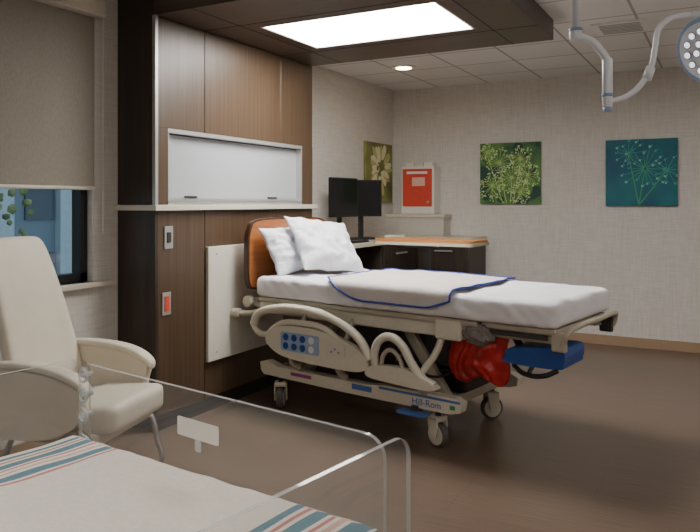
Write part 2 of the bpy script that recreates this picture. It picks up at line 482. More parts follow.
box("body", -0.19, 0.19, -0.065, 0.065, 0, 0.018, M_black, kb, bev=0.004)
for r_ in range(4):
    box("key_row", -0.18, 0.18, -0.055 + r_ * 0.029, -0.032 + r_ * 0.029, 0.018, 0.024, M_dgrey, kb)
ph = empty("desk_phone", (-3.3, 5.54, ZT), math.radians(70))
plate("body", [(-0.1, 0), (0.1, 0), (0.1, 0.07), (-0.1, 0.03)], (0, 0, 0), (0, 1, 0), (0, 0, 1), (1, 0, 0), 0.18, M_black, ph)
tube("handset", [(-0.06, -0.1, 0.07), (-0.06, -0.03, 0.1), (-0.06, 0.05, 0.11), (-0.06, 0.1, 0.09)], 0.018, M_black, ph)
pp = empty("paper_stack", (-3.2, 6.95, ZT), 0.3)
for i in range(4):
    box("sheet", -0.11, 0.11, -0.15 + i * 0.004, 0.15, i * 0.008, i * 0.008 + 0.006, M_white, pp)
o = empty("wall_outlet", (XW, 5.75, 1.52))
box("plate", 0, 0.008, -0.06, 0.06, -0.06, 0.06, mat("outlet_ivory", (206, 180, 110), 0.5), o, bev=0.002)
box("socket", 0.008, 0.012, -0.025, 0.025, -0.04, 0.04, M_dgrey, o)

# sharps disposal cabinet on back wall
s = empty("sharps_disposal_cabinet", (-3.23, YB, 1.37))
box("white_housing", -0.21, 0.21, -0.21, -0.001, 0.0, 0.56, M_white, s, bev=0.01)
box("red_front", -0.185, 0.185, -0.225, -0.21, 0.09, 0.53, M_red, s, bev=0.006)
box("label", -0.06, 0.10, -0.229, -0.225, 0.33, 0.43, mat("label_salmon", (226, 180, 165), .5), s)
box("slot_opening", -0.13, 0.13, -0.229, -0.225, 0.47, 0.50, M_white, s)
cyl("lock", (0.14, -0.235, 0.14), (0.14, -0.225, 0.14), 0.015, M_alu, s, n=16)
for i in range(3):
    box("glove_box", -0.17 + i * 0.115, -0.065 + i * 0.115, -0.16, -0.03, 0.561, 0.61, M_white if i != 1 else M_panel, s, bev=0.003)

# ------------------------------------------------------------------ wall art
def art(name, mp, bg0, bg1, scale, draw):
    e = empty(name, mp(0, 0, 0))
    o = Vector(mp(0, 0, 0))
    def q(a, b_, h): return Vector(mp(a, b_, h)) - o
    bgm = streak_mat(name + "_ground", bg0, bg1, scale, 0.6, detail=2, bump=0)
    bm = bmesh.new()
    vs = [bm.verts.new(q(a, b_, h)) for h in (0.001, 0.035) for (a, b_) in ((-.345, -.345), (.345, -.345), (.345, .345), (-.345, .345))]
    for f in ((0, 1, 2, 3), (4, 5, 6, 7), (0, 1, 5, 4), (1, 2, 6, 5), (2, 3, 7, 6), (3, 0, 4, 7)):
        bm.faces.new([vs[i] for i in f])
    finish("canvas", bm, bgm, e)
    layers = {}
    def strip(p0, p1, w0, w1, key, h):
        b_ = layers.setdefault(key, bmesh.new())
        p0 = Vector(p0); p1 = Vector(p1)
        dd = (p1 - p0)
        if dd.length < 1e-6: return
        n = Vector((-dd.y, dd.x)).normalized()
        ps = [p0 + n * w0, p1 + n * w1, p1 - n * w1, p0 - n * w0]
        ps = [(max(-.343, min(.343, x.x)), max(-.343, min(.343, x.y))) for x in ps]
        try: b_.faces.new([b_.verts.new(q(x[0], x[1], h)) for x in ps])
        except ValueError: pass
    def disc(p, r, key, h, n=8, sy=1.0, rot=0.0):
        b_ = layers.setdefault(key, bmesh.new())
        ps = []
        for i in range(n):
            x = r * math.cos(2 * PI * i / n); y = r * sy * math.sin(2 * PI * i / n)
            ps.append((p[0] + x * math.cos(rot) - y * math.sin(rot), p[1] + x * math.sin(rot) + y * math.cos(rot)))
        ps = [(max(-.343, min(.343, x[0])), max(-.343, min(.343, x[1]))) for x in ps]
        b_.faces.new([b_.verts.new(q(x[0], x[1], h)) for x in ps])
    draw(strip, disc)
    for key, b_ in layers.items():
        finish("print_layer", b_, key, e)

g1 = mat("print_leaf_green", (84, 132, 56), 0.6); g2 = mat("print_lime", (168, 196, 112), 0.6); g3 = mat("print_deep_green", (18, 66, 56), 0.6); g4 = mat("print_pale", (196, 216, 156), 0.6)
t1 = mat("print_teal_light", (70, 160, 166), 0.6); t2 = mat("print_mint", (130, 192, 170), 0.6); t3 = mat("print_green_teal", (70, 156, 104), 0.6)
w1 = mat("print_petal", (226, 224, 186), 0.6); w2 = mat("print_petal_shade", (188, 184, 116), 0.6); w3 = mat("print_stem", (104, 116, 50), 0.6)

def draw1(strip, disc):
    for i in range(30):
        disc((random.uniform(-.33, .33), random.uniform(-.33, .33)), random.uniform(.03, .09), g3 if i % 3 else g1, 0.0355 + i * 0.00002, 10)
    for (cx, cy, R) in ((-.12, .12, .17), (.12, .16, .15), (.2, -.02, .14), (-.2, -.14, .15), (.02, -.05, .17), (.12, -.22, .13), (-.26, .24, .1)):
        strip((cx * 0.3, -.34), (cx, cy - R * .3), .005, .004, g2, 0.0365)
        for k_ in range(17):
            a = k_ / 17 * 2 * PI + random.uniform(-.1, .1)
            rr = R * random.uniform(.6, 1.0)
            e_ = (cx + rr * math.cos(a), cy + rr * math.sin(a))
            strip((cx, cy), e_, .003, .002, g2, 0.037)
            for j in range(4):
                disc((e_[0] + random.uniform(-.025, .025), e_[1] + random.uniform(-.025, .025)), random.uniform(.006, .011), g4 if j % 2 else g2, 0.0375 + j * 0.0001, 7)
def draw2(strip, disc):
    for (cx, cy, R, n) in ((.04, .04, .24, 18), (.25, .02, .16, 11), (-.12, .2, .17, 12)):
        strip((-.02, -.34), (cx, cy), .007, .005, t3, 0.036)
        for k_ in range(n):
            a = k_ / n * 2 * PI + random.uniform(-.12, .12)
            rr = R * random.uniform(.5, 1.0)
            e_ = (cx + rr * math.cos(a), cy + rr * math.sin(a))
            strip((cx, cy), e_, .004, .002, t3 if k_ % 2 else t1, 0.0365)
            disc(e_, random.uniform(.009, .015), t2 if k_ % 3 else t1, 0.0372, 8)
            disc((e_[0] + .02, e_[1] + .012), .007, t1, 0.0374, 8)
def draw3(strip, disc):
    strip((0.05, -.34), (0, 0), .014, .012, w3, 0.036)
    for k_ in range(26):
        a = k_ / 26 * 2 * PI + random.uniform(-.1, .1)
        r1 = random.uniform(.1, .24)
        disc((r1 * math.cos(a), .04 + r1 * math.sin(a)), .10, w2 if k_ % 3 == 0 else w1, 0.0362 + k_ * 0.00003, 10, 0.38, a)
    for k_ in range(12):
        a = random.uniform(0, 2 * PI)
        disc((.06 * math.cos(a), .04 + .06 * math.sin(a)), .03, w3, 0.0372 + k_ * 0.00002, 8, 0.4, a)
ZA = 1.835
art("green_umbel_canvas", lambda a, b_, h: (-2.18 + a, YB - h, ZA + b_), (34, 84, 62), (92, 136, 62), (5, 5, 5), draw1)
art("teal_blossom_canvas", lambda a, b_, h: (-0.81 + a, YB - h, ZA - 0.02 + b_), (10, 76, 110), (22, 116, 122), (3, 3, 3), draw2)
art("white_flower_canvas", lambda a, b_, h: (XW + h, 7.37 + a, ZA + 0.02 + b_), (98, 96, 50), (144, 146, 82), (3, 3, 3), draw3)

# ------------------------------------------------------------------ hospital bed
bed = empty("hospital_bed", (-1.52, 4.40, 0), math.radians(-9.5))
def caster(u, v, ang, r=0.078):
    e = bpy.data.objects.new("caster", None); link(e, bed); e.location = (u, v, 0); e.rotation_euler = (0, 0, ang)
    cyl("tyre", (0, -0.022, r), (0, 0.022, r), r, M_rubber, e, n=32, bev=0.008)
    for sgn in (-1, 1):
        cyl("wheel_face", (0, sgn * 0.0225, r), (0, sgn * 0.027, r), r * 0.78, M_bed, e, n=28)
        cyl("hub", (0, sgn * 0.027, r), (0, sgn * 0.034, r), r * 0.25, M_dgrey, e, n=16)
    for sgn in (-1, 1):
        plate("fork", [(-0.02, 0.06), (0.02, 0.06), (0.04, 0.14), (0.03, 0.19), (-0.05, 0.19), (-0.04, 0.13)], (0.0, sgn * 0.042, 0), (1, 0, 0), (0, 0, 1), (0, 1, 0), 0.008, M_bed, e)
    box("fork_crown", -0.05, 0.04, -0.046, 0.046, 0.16, 0.195, M_bed, e, bev=0.01)
    cyl("stem", (0, 0, 0.19), (0, 0, 0.26), 0.02, M_dgrey, e)
caster(0.0, -0.36, -0.25); caster(0.0, 0.36, 0.9); caster(-1.33, -0.36, -0.9); caster(-1.33, 0.36, 0.3)
for sgn in (-1, 1):
    pl = [(-1.47, .27), (-1.44, .245), (-.7, .235), (.12, .235), (.19, .255), (.2, .31), (.15, .335), (-.35, .335), (-.5, .315), (-1.3, .315), (-1.42, .345), (-1.48, .33)]
    plate("base_side_cover", pl, (0, sgn * 0.39, 0), (1, 0, 0), (0, 0, 1), (0, 1, 0), 0.07, M_bed, bed, bev=0.008)
box("base_cross_foot", -0.06, 0.08, -0.36, 0.36, 0.24, 0.30, M_bed2, bed, bev=0.01)
box("base_cross_head", -1.40, -1.28, -0.36, 0.36, 0.24, 0.30, M_bed2, bed, bev=0.01)
box("base_spine", -1.3, 0.0, -0.12, 0.12, 0.22, 0.30, M_dgrey, bed, bev=0.01)
box("lift_motor", -0.42, 0.10, -0.2, 0.2, 0.30, 0.46, M_black, bed, bev=0.03)
box("battery_housing", -1.1, -0.7, -0.22, 0.22, 0.30, 0.44, M_dgrey, bed, bev=0.02)
box("blue_brake_stripe", -0.40, 0.19, -0.428, -0.425, 0.306, 0.320, M_btn, bed)
box("blue_sticker", -0.62, -0.46, -0.428, -0.425, 0.27, 0.305, M_btn, bed)
box("magenta_sticker", -1.17, -0.98, -0.428, -0.425, 0.275, 0.298, M_purple, bed)
box("green_sticker", 0.12, 0.155, -0.428, -0.425, 0.265, 0.29, M_green, bed)
tcv = bpy.data.curves.new("lettering", 'FONT'); tcv.body = "Hill-Rom"; tcv.size = .058; tcv.extrude = .001
tob = bpy.data.objects.new("tmp", tcv); scene.collection.objects.link(tob)
tme = bpy.data.meshes.new_from_object(tob.evaluated_get(bpy.context.evaluated_depsgraph_get()))
bpy.data.objects.remove(tob)
tme.materials.clear(); tme.materials.append(M_btn)
tl = bpy.data.objects.new("lettering", tme); link(tl, bed); tl.location = (-0.15, -.4265, .255); tl.rotation_euler = (PI / 2, 0, 0)
box("brake_pedal", -0.22, -0.02, -0.50, -0.425, 0.20, 0.22, M_btn, bed, bev=0.006)
box("pedal_arm", -0.14, -0.10, -0.45, -0.38, 0.20, 0.25, M_dgrey, bed)
def beam(name, p0, p1, w, h, m):
    p0 = Vector(p0); p1 = Vector(p1); dd = p1 - p0; L = dd.length
    q = dd.to_track_quat('X', 'Z').to_matrix().to_4x4()
    bm = bmesh.new(); bmesh.ops.create_cube(bm, size=1.0)
    for v_ in bm.verts: v_.co = Vector((v_.co.x * L, v_.co.y * w, v_.co.z * h))
    bmesh.ops.bevel(bm, geom=list(bm.edges), offset=min(w, h) * 0.2, segments=2, profile=0.5, affect='EDGES')
    bmesh.ops.transform(bm, matrix=Matrix.Translation((p0 + p1) / 2) @ q, verts=bm.verts)
    return finish(name, bm, m, bed)
for sgn in (-1, 1):
    beam("lift_arm", (-1.15, sgn * 0.27, 0.28), (-0.80, sgn * 0.27, 0.74), 0.05, 0.07, M_bed2)
    beam("lift_arm", (0.02, sgn * 0.27, 0.28), (-0.32, sgn * 0.27, 0.74), 0.05, 0.07, M_bed2)
    beam("lift_brace", (-0.55, sgn * 0.22, 0.30), (-0.15, sgn * 0.22, 0.62), 0.03, 0.04, M_dgrey)
    box("upper_rail", -1.50, 0.30, sgn * 0.38 - 0.03, sgn * 0.38 + 0.03, 0.69, 0.775, M_bed, bed, bev=0.012)
    box("foot_rail", 0.33, 0.74, sgn * 0.36 - 0.03, sgn * 0.36 + 0.03, 0.725, 0.775, M_bed2, bed, bev=0.012)
    box("knuckle_cover", 0.02, 0.20, sgn * 0.42 - 0.02, sgn * 0.42 + 0.02, 0.68, 0.80, M_bed, bed, bev=0.015)
for u in (-1.45, -0.8, -0.3, 0.25):
    box("cross_member", u, u + 0.07, -0.36, 0.36, 0.70, 0.76, M_bed2, bed, bev=0.008)
box("deck_panel_head", -1.49, 0.30, -0.43, 0.43, 0.775, 0.81, M_bed2, bed, bev=0.01)
box("deck_panel_foot", 0.32, 0.77, -0.41, 0.41, 0.775, 0.81, M_bed2, bed, bev=0.01)
box("under_deck_box", -0.7, -0.35, -0.3, 0.3, 0.50, 0.70, M_dgrey, bed, bev=0.02)
box("under_deck_shroud", -0.36, 0.12, -0.24, 0.30, 0.46, 0.70, M_dgrey, bed, bev=0.03)
cyl("actuator", (-0.05, -0.05, 0.42), (0.28, -0.05, 0.68), 0.035, M_black, bed)
tube("cable", [(-0.3, -0.3, 0.66), (-0.2, -0.36, 0.5), (-0.05, -0.34, 0.42), (0.1, -0.3, 0.5), (0.15, -0.28, 0.68)], 0.008, M_black, bed)
tube("cable", [(-0.6, -0.32, 0.6), (-0.5, -0.38, 0.42), (-0.35, -0.36, 0.38), (-0.2, -0.3, 0.4)], 0.007, M_black, bed)

M_ctrl = mat("control_blue", (150, 172, 204), 0.4)
def side_rail(sgn):
    y = sgn * 0.50
    T = lambda pts: [(a, y, b_) for a, b_ in pts]
    tube("rail_grip", T([(-1.47, .62), (-1.43, .69), (-1.26, .75), (-1.02, .768), (-.78, .745), (-.60, .685), (-.48, .60), (-.42, .50)]), 0.029, M_bed, bed)
    tube("rail_grip_lower", T([(-1.47, .62), (-1.43, .57), (-1.33, .56), (-1.28, .60), (-1.18, .655), (-1.0, .672), (-.8, .66), (-.68, .60)]), 0.022, M_bed, bed)
    body = smooth_poly([(-1.28, .60), (-1.12, .645), (-.85, .645), (-.62, .60), (-.47, .54), (-.42, .47), (-.48, .42), (-.70, .41), (-1.05, .42), (-1.22, .45), (-1.32, .52)], 5)
    plate("rail_body", body, (0, y, 0), (1, 0, 0), (0, 0, 1), (0, 1, 0), 0.055, M_bed, bed, bev=0.012)
    pane = rrect(-1.17, -0.82, .475, .605, .02)
    plate("control_panel", pane, (0, y + sgn * 0.029, 0), (1, 0, 0), (0, 0, 1), (0, 1, 0), 0.004, M_ctrl, bed)
    for i in range(4):
        for j in range(2):
            cyl("button", (-1.12 + i * 0.078, y + sgn * 0.030, .510 + j * .06), (-1.12 + i * 0.078, y + sgn * 0.036, .510 + j * .06), .024, M_blue if (i < 3) else M_white, bed, n=16)
    plate("dial_panel", rrect(-.76, -.60, .48, .58, .03), (0, y + sgn * 0.029, 0), (1, 0, 0), (0, 0, 1), (0, 1, 0), 0.004, M_panel, bed)
    for j in range(3):
        cyl("button", (-.71 + j * .03, y + sgn * 0.030, .52 + (j % 2) * .02), (-.71 + j * .03, y + sgn * 0.035, .52 + (j % 2) * .02), .008, M_grey, bed, n=12)
    for u in (-1.1, -.68):
        tube("rail_arm", [(u, y - sgn * 0.02, .45), (u - .03, y - sgn * 0.05, .38), (u - .01, y - sgn * 0.10, .33)], 0.024, M_bed2, bed)
        tube("rail_link", [(u + .05, y - sgn * 0.03, .60), (u + .05, y - sgn * 0.07, .68), (u + .05, y - sgn * 0.11, .73)], 0.018, M_bed2, bed)
    tube("mid_rail_grip", T([(-.37, .44), (-.38, .56), (-.33, .645), (-.25, .665), (-.17, .62), (-.10, .52), (-.02, .44), (.06, .41)]), 0.027, M_bed, bed)
    tube("mid_rail_inner", T([(-.33, .47), (-.31, .55), (-.26, .585), (-.20, .55), (-.16, .47)]), 0.014, M_bed2, bed)
    mb = smooth_poly([(-.42, .46), (-.3, .485), (-.14, .485), (.0, .445), (.09, .40), (.0, .38), (-.2, .385), (-.42, .40)], 5)
    plate("mid_rail_body", mb, (0, y, 0), (1, 0, 0), (0, 0, 1), (0, 1, 0), 0.05, M_bed, bed, bev=0.01)
    tube("mid_rail_arm", [(-.1, y - sgn * 0.02, .41), (-.07, y - sgn * 0.06, .36), (-.05, y - sgn * 0.10, .32)], 0.022, M_bed2, bed)
    tube("mid_rail_link", [(-.05, y - sgn * 0.02, .46), (.03, y - sgn * 0.07, .60), (.06, y - sgn * 0.11, .72)], 0.022, M_bed, bed)
side_rail(-1); side_rail(1)

# headboard
hbp = smooth_poly([(-.45, .88), (-.47, 1.10), (-.45, 1.30), (-.36, 1.375), (0, 1.385), (.36, 1.375), (.45, 1.30), (.47, 1.10), (.45, .88), (.30, .855), (0, .85), (-.30, .855)], 6)
plate("headboard_edge", hbp, (-1.585, 0, 0), (0, 1, 0), (0, 0, 1), (1, 0, 0), 0.04, mat("headboard_edging", (66, 42, 30), 0.4), bed, bev=0.01)
cx, cz = 0, 1.115
hbi = [((a - cx) * 0.975, (b_ - cz) * 0.955 + cz) for a, b_ in hbp]
plate("headboard_panel", hbi, (-1.585, 0, 0), (0, 1, 0), (0, 0, 1), (1, 0, 0), 0.052, M_hb, bed, bev=0.006)
for v_ in (-.25, .25):
    box("headboard_post", -1.60, -1.565, v_ - .025, v_ + .025, .70, .90, M_bed2, bed, bev=0.005)
    box("post_bracket", -1.60, -1.45, v_ - .03, v_ + .03, .70, .76, M_bed2, bed, bev=0.005)
cyl("wall_bumper_bar", (-1.62, -.38, .76), (-1.62, .38, .76), .022, M_bed2, bed)
cyl("bumper_wheel", (-1.62, -.43, .76), (-1.62, -.38, .76), .045, M_bed, bed, bev=0.008)
cyl("bumper_wheel", (-1.62, .38, .76), (-1.62, .43, .76), .04, M_bed, bed, bev=0.008)
tube("bumper_stay", [(-1.62, -.36, .76), (-1.55, -.38, .74), (-1.47, -.38, .735)], .022, M_bed2, bed)
tube("push_handle", [(-1.42, -.42, .72), (-1.56, -.47, .685), (-1.66, -.50, .68)], .020, M_bed2, bed)
cyl("push_handle_grip", (-1.62, -.49, .68), (-1.69, -.50, .68), .036, M_bed2, bed, bev=.006)

def soft_box(name, x0, x1, y0, y1, z0, z1, m, nx, ny, nz, rad, amp, fs, parent, extra=None):
    bm = bmesh.new()
    cache = {}
    def V(i, j, k_):
        key = (i, j, k_)
        if key not in cache:
            cache[key] = bm.verts.new((x0 + (x1 - x0) * i / nx, y0 + (y1 - y0) * j / ny, z0 + (z1 - z0) * k_ / nz))
        return cache[key]
    for i in range(nx):
        for j in range(ny):
            for k_ in (0, nz): bm.faces.new((V(i, j, k_), V(i + 1, j, k_), V(i + 1, j + 1, k_), V(i, j + 1, k_)))
    for i in range(nx):
        for k_ in range(nz):
            for j in (0, ny): bm.faces.new((V(i, j, k_), V(i + 1, j, k_), V(i + 1, j, k_ + 1), V(i, j, k_ + 1)))
    for j in range(ny):
        for k_ in range(nz):
            for i in (0, nx): bm.faces.new((V(i, j, k_), V(i, j + 1, k_), V(i, j + 1, k_ + 1), V(i, j, k_ + 1)))
    for v_ in bm.verts:
        c_ = v_.co
        cc = Vector((min(max(c_.x, x0 + rad), x1 - rad), min(max(c_.y, y0 + rad), y1 - rad), min(max(c_.z, z0 + rad * .6), z1 - rad * .6)))
        dd = c_ - cc
        if dd.length > 1e-6:
            dd.z /= 0.6
            n_ = dd.normalized()
            c_ = cc + Vector((n_.x * rad, n_.y * rad, n_.z * rad * .6))
        a = noise.noise(Vector((c_.x * fs, c_.y * fs * 1.6, c_.z * fs * 2))) * amp + noise.noise(Vector((c_.x * fs * 3.1 + 9, c_.y * fs * 1.2, c_.z * fs))) * amp * .5
        nn = Vector((0, 0, 1)) if c_.z > (z0 + z1) / 2 and y0 + rad < c_.y < y1 - rad else Vector((0, -1 if c_.y < (y0 + y1) / 2 else 1, 0))
        v_.co = c_ + nn * a
        if extra: v_.co = extra(v_.co)
    return finish(name, bm, m, parent, smooth=True)
def footnarrow(co):
    t_ = max(0, (co.x - 0.35) / 0.5)
    co.y *= 1 - 0.06 * t_ * t_
    if co.z < .95 and abs(co.y) > .40:
        f_ = math.sin(co.x * 26 + co.z * 34 + 3 * noise.noise(Vector((co.x * 3, 0, 0)))) * .006
        co.y += math.copysign(f_, co.y)
    elif co.z > .94:
        co.z += .004 * math.sin(co.x * 22 - co.y * 15 + 4 * noise.noise(Vector((co.x * 2, co.y * 3, 0)))) * max(0, noise.noise(Vector((co.x * 2.5, co.y * 2.5, 7))) + .3)
    return co
soft_box("mattress_with_sheet", -1.50, .79, -.455, .455, .812, .965, M_sheet, 180, 50, 10, .05, .016, 5.0, bed, footnarrow)

PU0, PU1, PV0, PV1 = -0.86, 0.15, -.56, .40
def drape(u, v):
    zt = .989
    if v > -.43:
        y, z = v, zt
    elif v > -.50:
        t_ = (-.43 - v) / .07 * PI / 2
        y, z = -.43 - .048 * math.sin(t_), zt - .045 * (1 - math.cos(t_))
    else:
        y, z = -.478, zt - .045 - (-.50 - v)
    if v > -.45:
        z += noise.noise(Vector((u * 7, v * 9, 3))) * .008
    else:
        y -= .006 + abs(noise.noise(Vector((u * 12, 1, 5)))) * .014
    return Vector((u, y, z))
bm = bmesh.new(); NU, NV = 60, 50
def padv(i, j):
    s_, t_ = i / NU, j / NV
    u = PU0 + (PU1 - PU0) * s_
    u += 0.05 * math.sin(t_ * 3.0) * (s_ - .5)
    lo = -.575 + 0.19 * (1 - min(1, s_ * 2.6)) ** 2 + .05 * max(0, s_ - .85) / .15
    v = lo + (PV1 - lo) * t_
    return drape(u, v)
g = [[bm.verts.new(padv(i, j)) for j in range(NV + 1)] for i in range(NU + 1)]
for i in range(NU):
    for j in range(NV): bm.faces.new((g[i][j], g[i + 1][j], g[i + 1][j + 1], g[i][j + 1]))
pad = finish("underpad", bm, M_pad, bed, smooth=True)
edge = [padv(i, 0) for i in range(0, NU + 1, 2)] + [padv(NU, j) for j in range(2, NV + 1, 2)] + [padv(i, NV) for i in range(NU - 2, -1, -2)] + [padv(0, j) for j in range(NV - 2, 0, -2)]
tube("underpad_piping", [tuple(p_) for p_ in edge], .0065, M_bluetrim, bed, cyclic=True, smooth=False)

def pillow(name, cen, T, w, h, th, seed, yaw=0.0, roll=0.0):
    wv = Vector((0, 1, 0)); hv = Vector((-math.cos(T), 0, math.sin(T))); nv = wv.cross(hv)
    R = Matrix.Rotation(yaw, 3, 'Z') @ Matrix.Rotation(roll, 3, nv)
    wv, hv, nv = R @ wv, R @ hv, R @ nv
    bm = bmesh.new(); N = 50
    rows = {}
    for side in (1, -1):
        for i in range(N + 1):
            for j in range(N + 1):
                border = i in (0, N) or j in (0, N)
                if side == -1 and border:
                    rows[(side, i, j)] = rows[(1, i, j)]; continue
                a = -1 + 2 * i / N; b_ = -1 + 2 * j / N
                x = a * (1 - .09 * (1 - b_ * b_)) * w / 2
                y = b_ * (1 - .10 * (1 - a * a)) * h / 2
                t_ = ((1 - abs(a) ** 2.6) * (1 - abs(b_) ** 2.6)) ** .55 * th / 2
                nn = noise.noise(Vector((a * 2.2 + seed, b_ * 2.2, side))) * .030 + noise.noise(Vector((a * 5 + seed, b_ * 4, side * 2))) * .018
                nn -= abs(noise.noise(Vector((a * 9 + seed, b_ * 9, 3)))) * .018 * max(abs(a), abs(b_)) ** 2
                z = side * (t_ + nn * min(1, t_ * 30))
                rows[(side, i, j)] = bm.verts.new(Vector(cen) + wv * x + hv * y + nv * z)
    for side in (1, -1):
        for i in range(N):
            for j in range(N):
                bm.faces.new([rows[(side, i, j)], rows[(side, i + 1, j)], rows[(side, i + 1, j + 1)], rows[(side, i, j + 1)]])
    return finish(name, bm, M_pillow, bed, smooth=True)
pillow("pillow_rear", (-1.42, -.10, 1.15), math.radians(62), .62, .40, .17, 1.3, roll=.05)
pillow("pillow_front", (-1.24, .04, 1.175), math.radians(52), .62, .50, .19, 7.7, yaw=-.08, roll=-.14)

# foot end bits
tube("foot_handle", [(.80, -.40, .72), (.835, -.40, .80), (.85, -.3, .82), (.86, 0, .825), (.85, .3, .82), (.835, .40, .80), (.80, .40, .72), (.74, .38, .74)], .015, M_bed2, bed)
box("foot_bracket", .74, .82, -.41, -.37, .69, .80, M_bed2, bed, bev=.008)
box("foot_bracket", .74, .82, .37, .41, .69, .80, M_dgrey, bed, bev=.008)
box("latch_strip", .35, .72, -.415, -.395, .745, .77, M_dgrey, bed, bev=.003)
fs_ = [(-.02, .0), (.28, .0), (.315, .03), (.32, .09), (.27, .115), (.0, .085), (-.03, .04)]
plate("foot_support_cushion", smooth_poly(fs_, 4), (.48, -.22, .585), (1, 0, 0), (0, 0, 1), (0, 1, 0), .30, M_blue, bed, bev=.02)
tube("foot_support_arm", [(.56, -.22, .61), (.50, -.22, .64), (.45, -.22, .70), (.42, -.22, .77)], .022, M_dgrey, bed)
tube("release_handle", [(.50, -.36, .575), (.58, -.40, .545), (.70, -.40, .55), (.76, -.36, .58)], .014, M_black, bed)
tube("release_handle_stem", [(.60, -.38, .55), (.62, -.34, .60)], .012, M_black, bed)
# limp red waste bag: two creased film sheets joined at the sides, clipped to the frame at the top
bm = bmesh.new(); NA, NB = 70, 30
def bagpt(s_, t_, side):
    x = .08 + .40 * s_
    top = .745 - .02 * math.sin(s_ * PI)
    bot = .47 - .035 * math.sin(s_ * 9) - .035 * (1 - abs(2 * s_ - .9))
    wn = 1 - .12 * t_ * t_
    x = .27 + (x - .28) * wn + .015 * math.sin(t_ * 6 + s_ * 3)
    z = top + (bot - top) * t_
    belly = .05 * math.sin(min(1, s_) * PI) * math.sin(min(1, t_ * .95 + .05) * PI) ** .7
    crease = .018 * abs(math.sin(s_ * 17 + 2.5 * noise.noise(Vector((s_ * 3, t_ * 2, 1))))) * (.4 + t_) + .02 * noise.noise(Vector((s_ * 8, t_ * 5, side * 3)))
    k_ = math.sin(s_ * PI) ** .5 if 0 < s_ < 1 else 0
    y = -.35 + side * (belly + crease * k_) + .012 * math.sin(s_ * 8)
    return (x, y, z)
for side in (-1, 1):
    G = [[bm.verts.new(bagpt(i / NA, j / NB, side if 0 < i < NA and j < NB else 0)) for j in range(NB + 1)] for i in range(NA + 1)]
    for i in range(NA):
        for j in range(NB): bm.faces.new((G[i][j], G[i + 1][j], G[i + 1][j + 1], G[i][j + 1]))
bmesh.ops.remove_doubles(bm, verts=bm.verts, dist=.0004)
finish("red_waste_bag", bm, M_redbag, bed, smooth=True)
def blob_bag(name, cx, cy, cz, sx, sy, sz, m, seed, amp=.03):
    bm = bmesh.new()
    bmesh.ops.create_icosphere(bm, subdivisions=5, radius=1.0)
    for v_ in bm.verts:
        c_ = v_.co.copy()
        topf = max(0, c_.z)
        k_ = 1 - .2 * topf
        p_ = Vector((math.copysign(abs(c_.x) ** .7, c_.x) * sx * k_, math.copysign(abs(c_.y) ** .8, c_.y) * sy * k_, math.copysign(abs(c_.z) ** .75, c_.z) * sz))
        n_ = noise.noise(c_ * 2.0 + Vector((seed, 0, 0))) * amp + abs(noise.noise(Vector((c_.x * 7, c_.y * 7, c_.z * 1.5 + seed)))) * amp * .8
        v_.co = Vector((cx, cy, cz)) + p_ + c_ * n_
    return finish(name, bm, m, bed, smooth=True)
blob_bag("smoky_liner_bag", .30, -.41, .735, .09, .025, .055, mat("smoky_film", (120, 112, 106), 0.3, bump=.4, bscale=30), 5.0, .018)

# ------------------------------------------------------------------ overbed table
ot = empty("overbed_table", (-2.24, 5.56, 0), math.radians(-3))
plate("table_top", rrect(-.45, .45, -.2, .2, .05), (0, 0, 1.182), (1, 0, 0), (0, 1, 0), (0, 0, 1), .022, M_tabletop, ot, bev=.004)
plate("table_edge", rrect(-.46, .46, -.21, .21, .055), (0, 0, 1.160), (1, 0, 0), (0, 1, 0), (0, 0, 1), .024, M_bed2, ot, bev=.004)
box("support_bracket", -.30, .10, -.04, .04, 1.11, 1.149, M_dgrey, ot, bev=.006)
box("column_outer", -.06, .0, -.04, .04, .10, .75, M_bed2, ot, bev=.008)
box("column_inner", -.05, -.01, -.03, .03, .70, 1.12, M_dgrey, ot, bev=.005)
box("base_bar", -.07, .01, -.30, .30, .06, .10, M_bed2, ot, bev=.01)
box("base_leg", -.05, .40, -.30, -.25, .06, .10, M_bed2, ot, bev=.01)
box("base_leg", -.05, .40, .25, .30, .06, .10, M_bed2, ot, bev=.01)
for (a, b_) in ((-.03, -.275), (.38, -.275), (-.03, .275), (.38, .275)):
    cyl("caster", (a, b_ - .012, .03), (a, b_ + .012, .03), .03, M_rubber, ot, n=20)
    cyl("caster_stem", (a, b_, .03), (a, b_, .07), .008, M_dgrey, ot, n=10)

# ------------------------------------------------------------------ armchair (faces local +X)
ch = empty("lounge_armchair", (-3.03, 2.60, 0), math.radians(15))
bm = bmesh.new()
prof = [(-.20, .34, .27, .10), (-.24, .50, .275, .11), (-.295, .70, .275, .11), (-.345, .90, .265, .10), (-.395, 1.08, .25, .085), (-.44, 1.22, .24, .07), (-.462, 1.29, .225, .055), (-.47, 1.315, .19, .03)]
NS = 22
rings = []
for (x, z, hw, th) in prof:
    ring = []
    for i in range(NS):
        a = 2 * PI * i / NS
        ca, sa = math.cos(a), math.sin(a)
        yy = hw * math.copysign(abs(ca) ** .45, ca)
        tt = th / 2 * math.copysign(abs(sa) ** .6, sa)
        curve = .045 * (yy / .27) ** 2
        ring.append(bm.verts.new((x + tt + curve, yy, z + tt * .22)))
    rings.append(ring)
for r0, r1 in zip(rings[:-1], rings[1:]):
    for i in range(NS): bm.faces.new((r0[i], r0[(i + 1) % NS], r1[(i + 1) % NS], r1[i]))
bm.faces.new(rings[0]); bm.faces.new(rings[-1])
bo = finish("backrest", bm, M_vinyl, ch, smooth=True)
sm = bo.modifiers.new("sub", 'SUBSURF'); sm.levels = 1; sm.render_levels = 2
